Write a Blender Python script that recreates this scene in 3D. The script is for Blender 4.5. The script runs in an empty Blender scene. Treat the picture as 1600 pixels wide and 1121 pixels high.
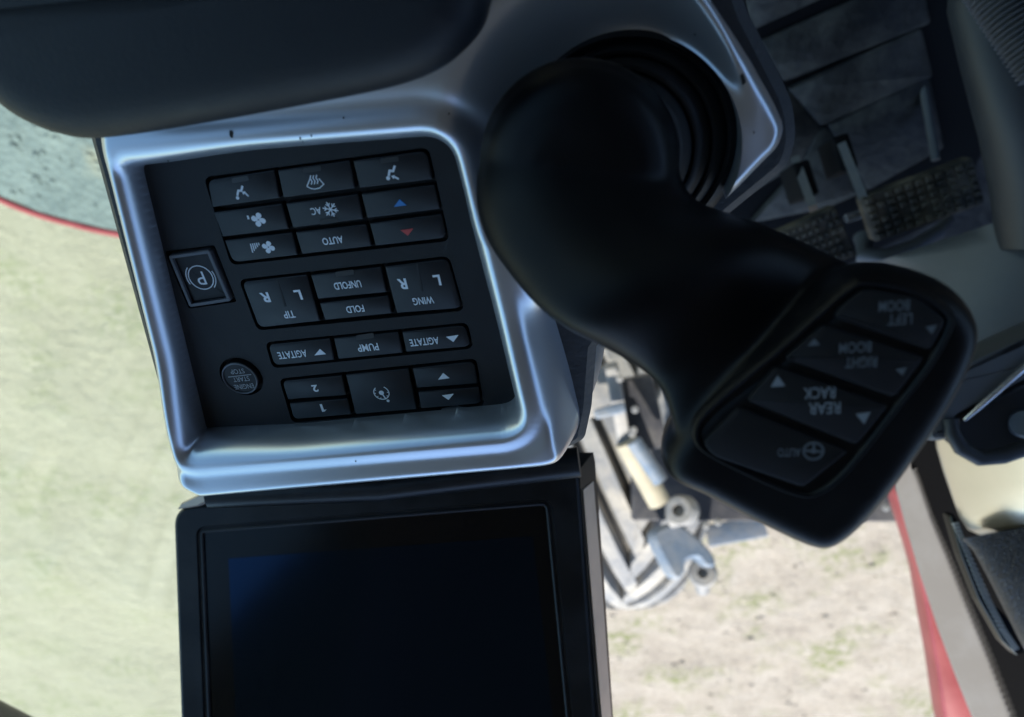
import bpy, bmesh, math, random
import numpy as np
from mathutils import Vector, Matrix, noise
from mathutils.geometry import tessellate_polygon
random.seed(7)
D = bpy.data
SC = bpy.context.scene
COL = SC.collection
# ------------------------------------------------------------------ camera
F = 1110.0                      # focal length in photo pixels (photo 1600 x 1121)
ALPHA = math.radians(58)
sA, cA = math.sin(ALPHA), math.cos(ALPHA)
CAM = Vector((0, 0, 2.55))
RT = Vector((-1, 0, 0)); DN = Vector((0, sA, cA)); FW = Vector((0, cA, -sA))
def w(x, y, z): return CAM + RT*x + DN*y + FW*z
def wd(x, y, z): return (RT*x + DN*y + FW*z).normalized()
def ray(px, py): return RT*((px-800)/F) + DN*((py-560.5)/F) + FW
def P(px, py, z): return CAM + ray(px, py)*z
def PZ(px, py, zz):             # where the line of sight meets the height zz
    r = ray(px, py); return CAM + r*((zz-CAM.z)/r.z)

class Plane:
    def __init__(s, o, u, v):
        s.o = o; s.u = u.normalized(); v = v - s.u*v.dot(s.u); s.v = v.normalized()
        n = s.u.cross(s.v)
        if n.dot(CAM-o) < 0: n = -n
        s.n = n
    def uv(s, px, py, h=0):
        r = ray(px, py); o = s.o + s.n*h
        t = (o-CAM).dot(s.n)/r.dot(s.n)
        p = CAM + r*t - o
        return (p.dot(s.u), p.dot(s.v))
    def at(s, uv, h=0): return s.o + s.u*uv[0] + s.v*uv[1] + s.n*h
    def hit(s, px, py, h=0): return s.at(s.uv(px, py, h), h)
    def uvs(s, pts, h=0): return [s.uv(x, y, h) for x, y in pts]

# ------------------------------------------------------------------ objects
def link(o, parent=None):
    COL.objects.link(o)
    if parent is not None:
        o.parent = parent; o.matrix_parent_inverse = Matrix.Translation(-parent.location)
    return o
def tag(o, label=None, cat=None, group=None, kind=None):
    if label: o['label'] = label
    if cat: o['category'] = cat
    if group: o['group'] = group
    if kind: o['kind'] = kind
    return o
def thing(name, label, cat, loc, group=None):
    o = D.objects.new(name, None); o.empty_display_size = .02; o.location = loc
    link(o); return tag(o, label, cat, group)
def mesh(name, verts, faces, mat, parent=None, ang=35, smooth=True):
    m = D.meshes.new(name); m.from_pydata([tuple(v) for v in verts], [], faces)
    bm = bmesh.new(); bm.from_mesh(m)
    bmesh.ops.recalc_face_normals(bm, faces=bm.faces[:]); bm.to_mesh(m); bm.free()
    m.materials.append(mat)
    if smooth:
        m.polygons.foreach_set('use_smooth', [True]*len(m.polygons))
        m.set_sharp_from_angle(angle=math.radians(ang))
    return link(D.objects.new(name, m), parent)
class MB:
    def __init__(s): s.v = []; s.f = []
    def add(s, v, f):
        k = len(s.v); s.v += [Vector(p) for p in v]; s.f += [tuple(i+k for i in q) for q in f]; return s
    def build(s, name, mat, parent=None, ang=35, smooth=True): return mesh(name, s.v, s.f, mat, parent, ang, smooth)
def rings(rs, closed=True, cap0=True, cap1=True):
    n = len(rs[0]); v = [p for r in rs for p in r]; f = []
    for i in range(len(rs)-1):
        for j in range(n if closed else n-1):
            k = (j+1) % n
            f.append((i*n+j, i*n+k, (i+1)*n+k, (i+1)*n+j))
    if cap0: f.append(tuple(range(n)))
    if cap1: f.append(tuple((len(rs)-1)*n+j for j in range(n)))
    return v, f
def round_poly(pts, r, n=5):
    out = []; N = len(pts)
    for i in range(N):
        p0, p, p1 = Vector(pts[i-1]), Vector(pts[i]), Vector(pts[(i+1) % N])
        ri = r[i] if isinstance(r, (list, tuple)) else r
        a = (p0-p); b = (p1-p); ri = min(ri, a.length*.45, b.length*.45)
        if ri < 1e-7: out.append(tuple(p)); continue
        s = p + a.normalized()*ri; e = p + b.normalized()*ri
        for k in range(n+1):
            t = k/n; out.append(tuple(s*(1-t)**2 + p*2*t*(1-t) + e*t*t))
    return out
def spline(pts, n=6):
    out = []; N = len(pts)
    for i in range(N):
        a, b, c, d = (Vector(pts[(i+k-1) % N]) for k in range(4))
        for k in range(n):
            t = k/n
            out.append(tuple(.5*((2*b)+(c-a)*t+(2*a-5*b+4*c-d)*t*t+(3*b-a-3*c+d)*t**3)))
    return out
def resample(pts, step):
    out = []; N = len(pts)
    for i in range(N):
        a = Vector(pts[i]); b = Vector(pts[(i+1) % N]); L = (b-a).length
        k = max(1, int(round(L/step)))
        for j in range(k): out.append(tuple(a+(b-a)*(j/k)))
    return out
def area(pts): return .5*sum(pts[i-1][0]*pts[i][1]-pts[i][0]*pts[i-1][1] for i in range(len(pts)))
def inset(pts, d):
    if abs(d) < 1e-9: return list(pts)
    sg = 1 if area(pts) > 0 else -1; out = []; N = len(pts)
    for i in range(N):
        a = Vector(pts[i-1]); p = Vector(pts[i]); b = Vector(pts[(i+1) % N])
        e1 = (p-a); e2 = (b-p)
        e1 = e1.normalized() if e1.length > 1e-9 else e2.normalized()
        e2 = e2.normalized() if e2.length > 1e-9 else e1
        n1 = Vector((-e1.y, e1.x))*sg; n2 = Vector((-e2.y, e2.x))*sg
        m = n1+n2
        if m.length < 1e-6: m = n1
        m.normalize(); c = max(.5, m.dot(n1))
        out.append(tuple(p+m*(d/c)))
    return out
def solid(pl, uv, prof):        # prof: list of (inset, height) bottom to top
    return rings([[pl.at(q, h) for q in inset(uv, d)] for d, h in prof])
def roundprof(h0, h1, r, n=5):  # vertical wall then a rounded shoulder
    return [(0, h0)] + [(r*(1-math.cos(t)), h1-r+r*math.sin(t)) for t in [math.pi/2*k/n for k in range(n+1)]]
def tube(pts, rad, n=10, cap=True):
    pts = [Vector(p) for p in pts]; rs = []
    for i, p in enumerate(pts):
        t = (pts[min(i+1, len(pts)-1)]-pts[max(i-1, 0)]).normalized()
        a = t.cross(Vector((.31, .17, .93)));  a.normalize(); b = t.cross(a)
        r = rad[i] if isinstance(rad, (list, tuple)) else rad
        rs.append([p+a*(r*math.cos(2*math.pi*k/n))+b*(r*math.sin(2*math.pi*k/n)) for k in range(n)])
    return rings(rs, True, cap, cap)
def lathe(o, ax, prof, n=48, xdir=None):
    ax = ax.normalized(); a = ax.cross(xdir or Vector((.3, .9, .2))).normalized(); b = ax.cross(a)
    rs = [[o+ax*h+a*(r*math.cos(2*math.pi*k/n))+b*(r*math.sin(2*math.pi*k/n)) for k in range(n)] for r, h in prof]
    return rings(rs)
def box(c, x, y, z):            # centre and three half axes
    v = [c+x*i+y*j+z*k for i in (-1, 1) for j in (-1, 1) for k in (-1, 1)]
    return v, [(0,1,3,2), (4,6,7,5), (0,4,5,1), (2,3,7,6), (0,2,6,4), (1,5,7,3)]
def bevel(o, wd_, seg=3):
    bm = bmesh.new(); bm.from_mesh(o.data)
    bmesh.ops.remove_doubles(bm, verts=bm.verts[:], dist=1e-6)
    es = [e for e in bm.edges if len(e.link_faces) == 2 and e.calc_face_angle(0) > .6]
    bmesh.ops.bevel(bm, geom=es, offset=wd_, segments=seg, affect='EDGES', profile=.5)
    bm.to_mesh(o.data); bm.free()
    o.data.polygons.foreach_set('use_smooth', [True]*len(o.data.polygons)); o.data.set_sharp_from_angle(angle=math.radians(35))
    return o
def abox(name, lo, hi, mat, parent=None, bv=0):
    c = (Vector(lo)+Vector(hi))/2; d = (Vector(hi)-Vector(lo))/2
    v, f = box(c, Vector((d.x,0,0)), Vector((0,d.y,0)), Vector((0,0,d.z)))
    o = mesh(name, v, f, mat, parent, smooth=False)
    return bevel(o, bv) if bv else o

# ------------------------------------------------------------------ materials
def mat(name, base, rough=.5, metal=0., spec=.5, bump=None, vary=None, coat=0.):
    """bump=(scale, strength, distance); vary=(scale, other colour, amount, roughness change)"""
    m = D.materials.new(name); m.use_nodes = True; nt = m.node_tree; N = nt.nodes; L = nt.links
    b = N['Principled BSDF']; b.inputs['Base Color'].default_value = (*base, 1)
    b.inputs['Roughness'].default_value = rough; b.inputs['Metallic'].default_value = metal
    b.inputs['Specular IOR Level'].default_value = spec; b.inputs['Coat Weight'].default_value = coat
    tc = N.new('ShaderNodeTexCoord')
    if bump:
        t = N.new('ShaderNodeTexNoise'); t.inputs['Scale'].default_value = bump[0]; t.inputs['Detail'].default_value = 4
        L.new(tc.outputs['Object'], t.inputs['Vector'])
        bp = N.new('ShaderNodeBump'); bp.inputs['Strength'].default_value = bump[1]; bp.inputs['Distance'].default_value = bump[2]
        L.new(t.outputs['Fac'], bp.inputs['Height']); L.new(bp.outputs['Normal'], b.inputs['Normal'])
    if vary:
        t = N.new('ShaderNodeTexNoise'); t.inputs['Scale'].default_value = vary[0]; t.inputs['Detail'].default_value = 6
        t.inputs['Roughness'].default_value = .65
        L.new(tc.outputs['Object'], t.inputs['Vector'])
        r = N.new('ShaderNodeValToRGB'); r.color_ramp.elements[0].position = .42; r.color_ramp.elements[1].position = .66
        r.color_ramp.elements[0].color = (*base, 1)
        a = vary[2]; r.color_ramp.elements[1].color = (*[base[i]*(1-a)+vary[1][i]*a for i in range(3)], 1)
        L.new(t.outputs['Fac'], r.inputs['Fac']); L.new(r.outputs['Color'], b.inputs['Base Color'])
        if len(vary) > 3:
            q = N.new('ShaderNodeMapRange'); q.inputs['From Min'].default_value = .3; q.inputs['From Max'].default_value = .7
            q.inputs['To Min'].default_value = rough-vary[3]; q.inputs['To Max'].default_value = rough+vary[3]
            L.new(t.outputs['Fac'], q.inputs['Value']); L.new(q.outputs['Result'], b.inputs['Roughness'])
    return m
M = {}
M['silver'] = mat('silver painted plastic', (.475,.50,.545), .30, .82, .5)  # bluish tint in the base stands in for reflected sky
M['panel'] = mat('matt black panel plastic', (.0042,.0046,.006), .55, 0, .3, (1500,.25,.0003), (90,(.008,.009,.0105),.8,.06))
M['well'] = mat('black gap plastic', (.006,.006,.007), .7)
M['button'] = mat('soft black button plastic', (.0050,.0058,.0080), .45, 0, .32, (1800,.12,.0002), (70,(.0072,.0083,.0105),.8,.07))
M['rim'] = mat('grey switch rim plastic', (.075,.08,.09), .35)
M['legend'] = mat('pale legend print', (.64,.68,.72), .6)
M['legend_dim'] = mat('faded grey legend print', (.30,.315,.33), .6)
M['blue'] = mat('blue legend print', (.03,.17,.44), .6)
M['red_print'] = mat('red legend print', (.42,.05,.045), .6)
M['lens'] = mat('dark indicator lens', (.03,.034,.036), .3)
M['pad'] = mat('soft black armrest vinyl', (.0045,.006,.009), .55, 0, .26, (700,.25,.0004), (60,(.006,.0078,.011),.8,.05))
M['rubber'] = mat('black rubber', (.003,.003,.004), .5, 0, .25, (600,.12,.0004), (40,(.006,.006,.007),.8,.08))
M['grip'] = mat('smooth black grip plastic', (.0014,.0018,.0028), .42, 0, .16, (1400,.10,.0003), (45,(.0035,.0037,.0045),.7,.06))
M['grip_button'] = mat('black rocker button', (.004,.0045,.006), .5, 0, .25, (1400,.12,.0003))
M['bezel'] = mat('black monitor plastic', (.005,.0055,.007), .38, 0, .35, (1600,.12,.0002), (30,(.016,.017,.02),.8,.06))
M['screen'] = mat('unlit glass screen', (.002,.0025,.0035), .16, 0, .3, None, (18,(.003,.0035,.0045),.7,.02))
M['lcd'] = mat('unlit display layer', (.001,.0012,.0022), .13, 0, .7); M['lcd'].node_tree.nodes['Principled BSDF'].inputs['Specular Tint'].default_value = (.25,.5,1,1)
M['strip'] = mat('ground tinted monitor side', (.66,.56,.46), .40, .3, .5, (300,.2,.0003), (25,(.54,.45,.37),.7,.06))  # pale warm base stands in for sunlit ground reflected in it
M['skirt'] = mat('grained dark console plastic', (.020,.021,.024), .6, 0, .4, (420,.5,.0008), (120,(.03,.03,.034),.7))
M['floor'] = mat('worn rubber floor mat', (.011,.0115,.012), .6, 0, .4, (90,.5,.004), (13,(.075,.070,.060),.9,.10))
M['groove'] = mat('mat groove', (.004,.004,.005), .8, 0, .2)
M['pedal'] = mat('muddy pedal rubber', (.026,.025,.022), .75, 0, .3, (200,.4,.001), (30,(.15,.125,.09),.8))
M['steel_dark'] = mat('dark painted steel', (.05,.05,.055), .4, .2, .5, (90,.15,.001), (20,(.11,.10,.09),.7,.08))
M['cowl'] = mat('grey column plastic', (.060,.065,.072), .48, 0, .45, (900,.25,.0005), (14,(.075,.08,.086),.7,.05))
M['cowl_dark'] = mat('dark column plastic', (.013,.0155,.019), .5, 0, .45, (700,.3,.0006), (12,(.021,.024,.028),.7,.06))
M['ivory'] = mat('champagne trim', (.72,.66,.54), .3, .8, .5, None, (12,(.66,.60,.48),.6,.04))
M['chrome'] = mat('bright trim edge', (.75,.77,.8), .2, .9)
M['frit'] = mat('grey frit band', (.21,.195,.18), .55, 0, .4, (200,.15,.0006), (16,(.25,.24,.23),.7))
M['red'] = mat('red bodywork paint', (.24,.035,.038), .4, 0, .5, (60,.1,.001), (10,(.38,.08,.08),.6,.06), .3)
M['tyre'] = mat('dusty tyre rubber', (.045,.044,.042), .85, 0, .3, (60,.6,.006), (7,(.14,.128,.108),.9))
M['lug'] = mat('dusty tread lugs', (.20,.20,.195), .85, 0, .3, (50,.6,.005), (8,(.40,.365,.30),.9))
M['steel_blue'] = mat('blue grey painted steel', (.15,.195,.25), .6, .1, .4, (70,.4,.003), (14,(.30,.30,.29),.8))
M['steel_pale'] = mat('pale dusty steel', (.22,.22,.215), .6, .1, .4, (60,.5,.004), (16,(.36,.33,.28),.8))
M['tan'] = mat('tan dusty sleeve', (.42,.37,.26), .7, 0, .4, (70,.3,.002), (20,(.30,.27,.2),.7))
M['chassis'] = mat('dark chassis paint', (.035,.036,.042), .55, 0, .4, (40,.3,.004), (14,(.12,.11,.10),.7))
M['trim_black'] = mat('dull black dash trim', (.003,.003,.0035), .85, 0, .08)
M['rib'] = mat('worn grey rib plastic', (.48,.47,.45), .5)
M['lining'] = mat('grey headliner', (.14,.135,.14), .9)
M['wall'] = mat('cab trim plastic', (.05,.05,.055), .7)

def leather():
    m = mat('black grained leather', (.030,.026,.025), .42, 0, .5); nt = m.node_tree
    v = nt.nodes.new('ShaderNodeTexVoronoi'); v.inputs['Scale'].default_value = 330; v.feature = 'DISTANCE_TO_EDGE'
    tc = nt.nodes.new('ShaderNodeTexCoord'); nt.links.new(tc.outputs['Object'], v.inputs['Vector'])
    mr = nt.nodes.new('ShaderNodeMapRange'); mr.inputs['From Max'].default_value = .2; nt.links.new(v.outputs['Distance'], mr.inputs['Value'])
    b = nt.nodes.new('ShaderNodeBump'); b.inputs['Strength'].default_value = .8; b.inputs['Distance'].default_value = .001
    nt.links.new(mr.outputs['Result'], b.inputs['Height']); nt.links.new(b.outputs['Normal'], nt.nodes['Principled BSDF'].inputs['Normal'])
    return m
M['leather'] = leather()
def glass(name, tint, gl=.06):
    m = D.materials.new(name); m.use_nodes = True; nt = m.node_tree; N = nt.nodes; N.clear()
    o = N.new('ShaderNodeOutputMaterial'); t = N.new('ShaderNodeBsdfTransparent'); g = N.new('ShaderNodeBsdfGlossy')
    mx = N.new('ShaderNodeMixShader'); lw = N.new('ShaderNodeLayerWeight'); lw.inputs['Blend'].default_value = .5; pw = N.new('ShaderNodeMath'); pw.operation = 'POWER'; pw.inputs[1].default_value = 5; nt.links.new(lw.outputs['Facing'], pw.inputs[0]); ml = N.new('ShaderNodeMath'); ml.operation = 'MULTIPLY_ADD'; ml.inputs[1].default_value = .9; ml.inputs[2].default_value = .02; nt.links.new(pw.outputs[0], ml.inputs[0])
    t.inputs['Color'].default_value = (*tint, 1); g.inputs['Roughness'].default_value = .02
    nt.links.new(ml.outputs[0], mx.inputs['Fac']); nt.links.new(t.outputs[0], mx.inputs[1]); nt.links.new(g.outputs[0], mx.inputs[2])
    nt.links.new(mx.outputs[0], o.inputs['Surface'])
    return m
M['door_glass'] = glass('green tinted door glass', (.93,.985,.92))
M['front_glass'] = glass('clear windscreen glass', (.97,.95,.93))
def ground_mat():
    m = D.materials.new('dry pale soil'); m.use_nodes = True; nt = m.node_tree; N = nt.nodes; L = nt.links
    b = N['Principled BSDF']; b.inputs['Roughness'].default_value = .95; b.inputs['Specular IOR Level'].default_value = .1
    tc = N.new('ShaderNodeTexCoord')
    def nz(s, d=6, r=.6):
        t = N.new('ShaderNodeTexNoise'); t.inputs['Scale'].default_value = s; t.inputs['Detail'].default_value = d; t.inputs['Roughness'].default_value = r
        L.new(tc.outputs['Object'], t.inputs['Vector']); return t
    def ramp(src, stops):
        r = N.new('ShaderNodeValToRGB'); e = r.color_ramp.elements
        while len(e) < len(stops): e.new(.5)
        for q, (p, c) in zip(e, stops): q.position = p; q.color = (*c, 1)
        L.new(src.outputs['Fac'], r.inputs['Fac']); return r
    def mix(fac, a, c, mode='MIX'):
        x = N.new('ShaderNodeMix'); x.data_type = 'RGBA'; x.blend_type = mode
        if isinstance(fac, float): x.inputs[0].default_value = fac
        else: L.new(fac, x.inputs[0])
        for s, i in ((a, 6), (c, 7)):
            if isinstance(s, tuple): x.inputs[i].default_value = (*s, 1)
            else: L.new(s, x.inputs[i])
        return x.outputs[2]
    soil = ramp(nz(4.5, 8, .68), [(.28, (.29,.25,.20)), (.44, (.365,.318,.25)), (.60, (.405,.356,.287)), (.75, (.445,.396,.32))])
    fine = ramp(nz(52, 6, .75), [(.32, (.74,.72,.69)), (.5, (1,1,1)), (.72, (1.10,1.09,1.06))])
    c = mix(1.0, soil.outputs[0], fine.outputs[0], 'MULTIPLY')
    g1 = ramp(nz(2.3, 5, .6), [(.50, (0,0,0)), (.63, (1,1,1))]); g2 = ramp(nz(22, 5, .7), [(.42, (0,0,0)), (.62, (1,1,1))])
    gm = mix(1.0, g1.outputs[0], g2.outputs[0], 'MULTIPLY')
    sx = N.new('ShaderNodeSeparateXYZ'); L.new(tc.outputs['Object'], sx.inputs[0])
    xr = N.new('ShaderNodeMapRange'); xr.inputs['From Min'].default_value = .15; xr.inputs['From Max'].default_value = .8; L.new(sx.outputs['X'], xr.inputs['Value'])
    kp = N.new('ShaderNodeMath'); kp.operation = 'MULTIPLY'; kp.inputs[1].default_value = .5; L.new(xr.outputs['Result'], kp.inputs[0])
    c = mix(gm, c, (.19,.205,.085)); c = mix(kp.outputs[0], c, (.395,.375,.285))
    v = N.new('ShaderNodeTexVoronoi'); v.inputs['Scale'].default_value = 26; L.new(tc.outputs['Object'], v.inputs['Vector'])
    vr = N.new('ShaderNodeValToRGB'); vr.color_ramp.elements[0].color = (1,1,1,1); vr.color_ramp.elements[1].color = (0,0,0,1)
    vr.color_ramp.elements[0].position = .08; vr.color_ramp.elements[1].position = .22; L.new(v.outputs['Distance'], vr.inputs['Fac'])
    d3 = ramp(nz(6, 3), [(.60, (0,0,0)), (.8, (.18,.18,.18))])
    c = mix(mix(1.0, vr.outputs[0], d3.outputs[0], 'MULTIPLY'), c, (.17,.155,.13))
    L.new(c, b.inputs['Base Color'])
    bp = N.new('ShaderNodeBump'); bp.inputs['Strength'].default_value = .85; bp.inputs['Distance'].default_value = .06
    L.new(nz(14, 8, .7).outputs['Fac'], bp.inputs['Height']); L.new(bp.outputs['Normal'], b.inputs['Normal'])
    return m
M['ground'] = ground_mat()
def grit_mat():
    m = mat('blue grey grit', (.17,.21,.22), .9, 0, .2); nt = m.node_tree; N = nt.nodes; L = nt.links; b = N['Principled BSDF']
    tc = N.new('ShaderNodeTexCoord'); t = N.new('ShaderNodeTexVoronoi'); t.inputs['Scale'].default_value = 70
    n2 = N.new('ShaderNodeTexNoise'); n2.inputs['Scale'].default_value = 9; n2.inputs['Detail'].default_value = 7; n2.inputs['Roughness'].default_value = .7
    n3 = N.new('ShaderNodeTexNoise'); n3.inputs['Scale'].default_value = 5; n3.inputs['Detail'].default_value = 3
    for q in (t, n2, n3): L.new(tc.outputs['Object'], q.inputs['Vector'])
    r = N.new('ShaderNodeValToRGB'); e = r.color_ramp.elements; e[0].position = .3; e[0].color = (.085,.11,.118,1); e[1].position = .72; e[1].color = (.17,.20,.20,1)
    L.new(n2.outputs['Fac'], r.inputs['Fac'])
    r2 = N.new('ShaderNodeValToRGB'); e = r2.color_ramp.elements; e[0].position = .55; e[0].color = (0,0,0,1); e[1].position = .68; e[1].color = (1,1,1,1)
    L.new(n3.outputs['Fac'], r2.inputs['Fac'])
    x = N.new('ShaderNodeMix'); x.data_type = 'RGBA'; L.new(r2.outputs[0], x.inputs[0]); L.new(r.outputs[0], x.inputs[6]); x.inputs[7].default_value = (.27,.25,.19,1)
    L.new(x.outputs[2], b.inputs['Base Color'])
    bp = N.new('ShaderNodeBump'); bp.inputs['Strength'].default_value = .45; bp.inputs['Distance'].default_value = .012
    L.new(t.outputs['Distance'], bp.inputs['Height']); L.new(bp.outputs['Normal'], b.inputs['Normal'])
    return m
M['grit'] = grit_mat()

# ------------------------------------------------------------------ console: planes
W = .085
KP = Plane(w(-1.31*W, -.76*W, 3.12*W), RT*.978-DN*.084-FW*.19, RT*.14+DN*.85+FW*.51)   # keypad plane
HT = .0135                                                                               # silver rim above the keypad
console = thing('centre_console', 'silver framed console with black keypad of upside-down lettered buttons', 'console', KP.hit(600, 400, -.03))

# silver shell as one height field over the keypad plane ------------------------------------
outer = [(70,-40),(104,96),(138,225),(277,758),(318,779),(868,731),(908,712),(936,672),(958,590),(990,480),(1050,385),(1122,329),(1224,240),(1234,208),(1216,168),(1176,98),(1112,2),(1075,-50)]
rad   = [0,0,0,.011,.004,.006,.004,.004,0,0,0,.003,.012,.012,.004,0,0,0]
OUT = round_poly(KP.uvs(outer, HT), rad, 8)
rec_top = [(158,249),(703,206),(822,668),(286,716)]
REC = round_poly(KP.uvs(rec_top, HT), [.009,.012,.013,.009], 10)
HC = Vector(KP.uv(981, 241, .008)); HR = .0355
def sdf(pts, X, Y):              # positive inside
    px = np.array([p[0] for p in pts]); py = np.array([p[1] for p in pts])
    d = np.full(X.shape, 1e9); ins = np.zeros(X.shape, bool); n = len(pts)
    for i in range(n):
        ax, ay, bx, by = px[i-1], py[i-1], px[i], py[i]
        ex, ey = bx-ax, by-ay; L2 = ex*ex+ey*ey
        if L2 < 1e-16: continue
        t = np.clip(((X-ax)*ex+(Y-ay)*ey)/L2, 0, 1)
        d = np.minimum(d, np.hypot(X-ax-t*ex, Y-ay-t*ey))
        c = ((ay > Y) != (by > Y)) & (X < (bx-ax)*(Y-ay)/(by-ay+1e-20)+ax)
        ins ^= c
    return np.where(ins, d, -d)
def sstep(a, b, x): t = np.clip((x-a)/(b-a), 0, 1); return t*t*(3-2*t)
CL = [Vector(KP.uv(793, 430, HT)), Vector(KP.uv(874, 722, HT))]
RW = .0034                       # width of the rounded recess wall
LE = [Vector(KP.uv(158, 249, HT)), Vector(KP.uv(286, 716, HT))]
def rwv(X, Y):                   # the wall beside the door slopes more gently
    e = (LE[1]-LE[0]).normalized(); dl = np.abs((X-LE[0].x)*e.y-(Y-LE[0].y)*e.x)
    return RW+.0026*(1-sstep(.004, .060, dl))
def shell_h(X, Y, so, sr):
    RW = rwv(X, Y)
    vb = KP.uv(500, 520, HT)[1]; h = HT+.0045*sstep(vb, vb+.045, Y)*(1-sstep(KP.uv(845, 600, HT)[0], KP.uv(900, 600, HT)[0], X)*.6)
    # rounded shoulder into the recess
    d = -sr                       # positive outside recess
    t = np.clip((d+RW)/(RW+.0042), 0, 1); h = h*np.sqrt(np.clip(1-(1-t)**2.2, 0, 1))
    # gentle dish round the recess mouth
    h -= .0012*np.exp(-((d-.010)/.004)**2)*(d > 0)
    # rounded outer shoulder
    ur = KP.uv(1010, 240, HT)[0]; wr = .0075-.0037*sstep(ur, ur+.012, X); e = np.clip(so/wr, 0, 1); h -= wr*(1-e)**2.3
    # funnel round the joystick
    rx, ry = X-HC.x, Y-HC.y; rho = np.hypot(rx, ry); ang = (rx*-.75+ry*-.66)/np.maximum(rho, 1e-6)
    fw = .006+.022*sstep(-.35, .8, ang)
    h -= .013*sstep(-.75, .45, ang)*(1-sstep(0, 1, (rho-HR)/fw))
    uc = KP.uv(1105, 200, HT)[0]; h -= .20*np.clip(X-uc, 0, None)*sstep(uc, uc+.02, X)
    # falling flank beside the crest line
    dr = (CL[1]-CL[0]).normalized(); nx, ny = dr.y, -dr.x
    dc = (X-CL[0].x)*nx+(Y-CL[0].y)*ny; al = (X-CL[0].x)*dr.x+(Y-CL[0].y)*dr.y
    r = .0020; fall = (np.sqrt(dc*dc+r*r)+dc)/2
    um = KP.uv(965, 480, HT)[0]
    h -= fall*2.0*sstep(-.002, .032, al)*(1-sstep(um, um+.012, X))
    return h
def clip_tris(V, T, S):          # keep S >= 0
    V = [tuple(p) for p in V]; out = []; cache = {}
    S = list(S)
    def cut(a, b):
        k = (min(a, b), max(a, b))
        if k not in cache:
            t = S[a]/(S[a]-S[b]); cache[k] = len(V)
            V.append(tuple(V[a][i]+(V[b][i]-V[a][i])*t for i in range(3))); S.append(0.)
        return cache[k]
    for tri in T:
        pos = [S[i] >= 0 for i in tri]
        if all(pos): out.append(tri); continue
        if not any(pos): continue
        poly = []
        for i in range(3):
            a, b = tri[i], tri[(i+1) % 3]
            if S[a] >= 0: poly.append(a)
            if (S[a] >= 0) != (S[b] >= 0): poly.append(cut(a, b))
        for i in range(1, len(poly)-1): out.append((poly[0], poly[i], poly[i+1]))
    return V, out
def shell():
    us = [p[0] for p in OUT]; vs = [p[1] for p in OUT]; st = .00065
    X, Y = np.meshgrid(np.arange(min(us)-.002, max(us)+.002, st), np.arange(min(vs)-.002, max(vs)+.002, st))
    so = sdf(OUT, X, Y); sr = sdf(REC, X, Y)
    keep = np.minimum(np.minimum(so, -(sr-rwv(X, Y))), np.hypot(X-HC.x, Y-HC.y)-HR)
    h = shell_h(X, Y, so, sr)
    ny, nx = X.shape; idx = np.arange(nx*ny).reshape(ny, nx)
    a, b, c, d = idx[:-1,:-1].ravel(), idx[:-1,1:].ravel(), idx[1:,1:].ravel(), idx[1:,:-1].ravel()
    k = keep.ravel(); ok = (np.maximum.reduce([k[a], k[b], k[c], k[d]]) > 0)
    T = [t for q in zip(a[ok], b[ok], c[ok], d[ok]) for t in ((q[0], q[1], q[2]), (q[0], q[2], q[3]))]
    V, T = clip_tris(np.stack([X.ravel(), Y.ravel(), h.ravel()], 1), T, k)
    used = sorted({i for t in T for i in t}); re = {i: j for j, i in enumerate(used)}
    pts = [V[i] for i in used]; T = [tuple(re[i] for i in t) for t in T]
    # skirt: drop the outer boundary straight down
    cnt = {}
    for t in T:
        for i in range(3):
            e = (t[i], t[(i+1) % 3]); cnt[(min(e), max(e))] = cnt.get((min(e), max(e)), 0)+1
    bd = [e for e, n in cnt.items() if n == 1]; low = {}
    world = [KP.at((p[0], p[1]), p[2]) for p in pts]; cx = Vector(KP.uv(650, 450, HT))
    recin = inset(REC, .0)
    for e in bd:
        for i in e:
            if i in low: continue
            p = pts[i]; inn = (Vector((p[0], p[1]))-HC).length < HR+.002
            low[i] = len(world)
            world.append(KP.at((p[0], p[1]), p[2]-(.012 if inn else .02 if sdf(REC, np.array([p[0]]), np.array([p[1]]))[0] < 0 else .003)))
    F_ = T+[(e[0], e[1], low[e[1]], low[e[0]]) for e in bd]
    return mesh('silver_frame', world, F_, M['silver'], console, 60)
shell()
# chips in the silver paint
for px, py, r in ((361,210,.0010),(1162,125,.0013),(468,217,.0004),(470,224,.0003),(177,345,.0003),(276,568,.0006),(270,560,.0004),(536,185,.0003),(250,258,.0003),(486,213,.0003),(700,180,.0003),(262,500,.0003),(560,712,.0003),(1090,60,.0003),(1180,210,.0003)):
    c = Vector(KP.uv(px, py, HT)); pts = [(c.x+r*math.cos(a)*(.6+.3*math.sin(2*a+px)), c.y+r*1.3*math.sin(a)) for a in [k*math.pi/5 for k in range(10)]]
    hh = shell_h(np.array([c.x]), np.array([c.y]), sdf(OUT, np.array([c.x]), np.array([c.y])), sdf(REC, np.array([c.x]), np.array([c.y])))[0]
    mesh('paint_chip', *solid(KP, pts, [(0, hh-.0003), (0, hh+.00025)]), M['well'], console)
# console body below the silver
body = [(60,-60),(150,260),(285,748),(330,758),(860,716),(913,690),(924,640),(932,545),(985,470),(1060,400),(1130,345),(1232,262),(1246,218),(1240,160),(1205,90),(1170,20),(1140,-60)]
bu = round_poly(KP.uvs(body, -.006), [0,0,.006,.004,.004,.003,.003,0,0,0,.004,.012,.012,.01,.004,0,0], 5)
mesh('console_body', *solid(KP, bu, [(.012,-.16), (.006,-.08), (0,-.03), (0,-.008), (.0035,-.005)]), M['skirt'], console)

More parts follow.
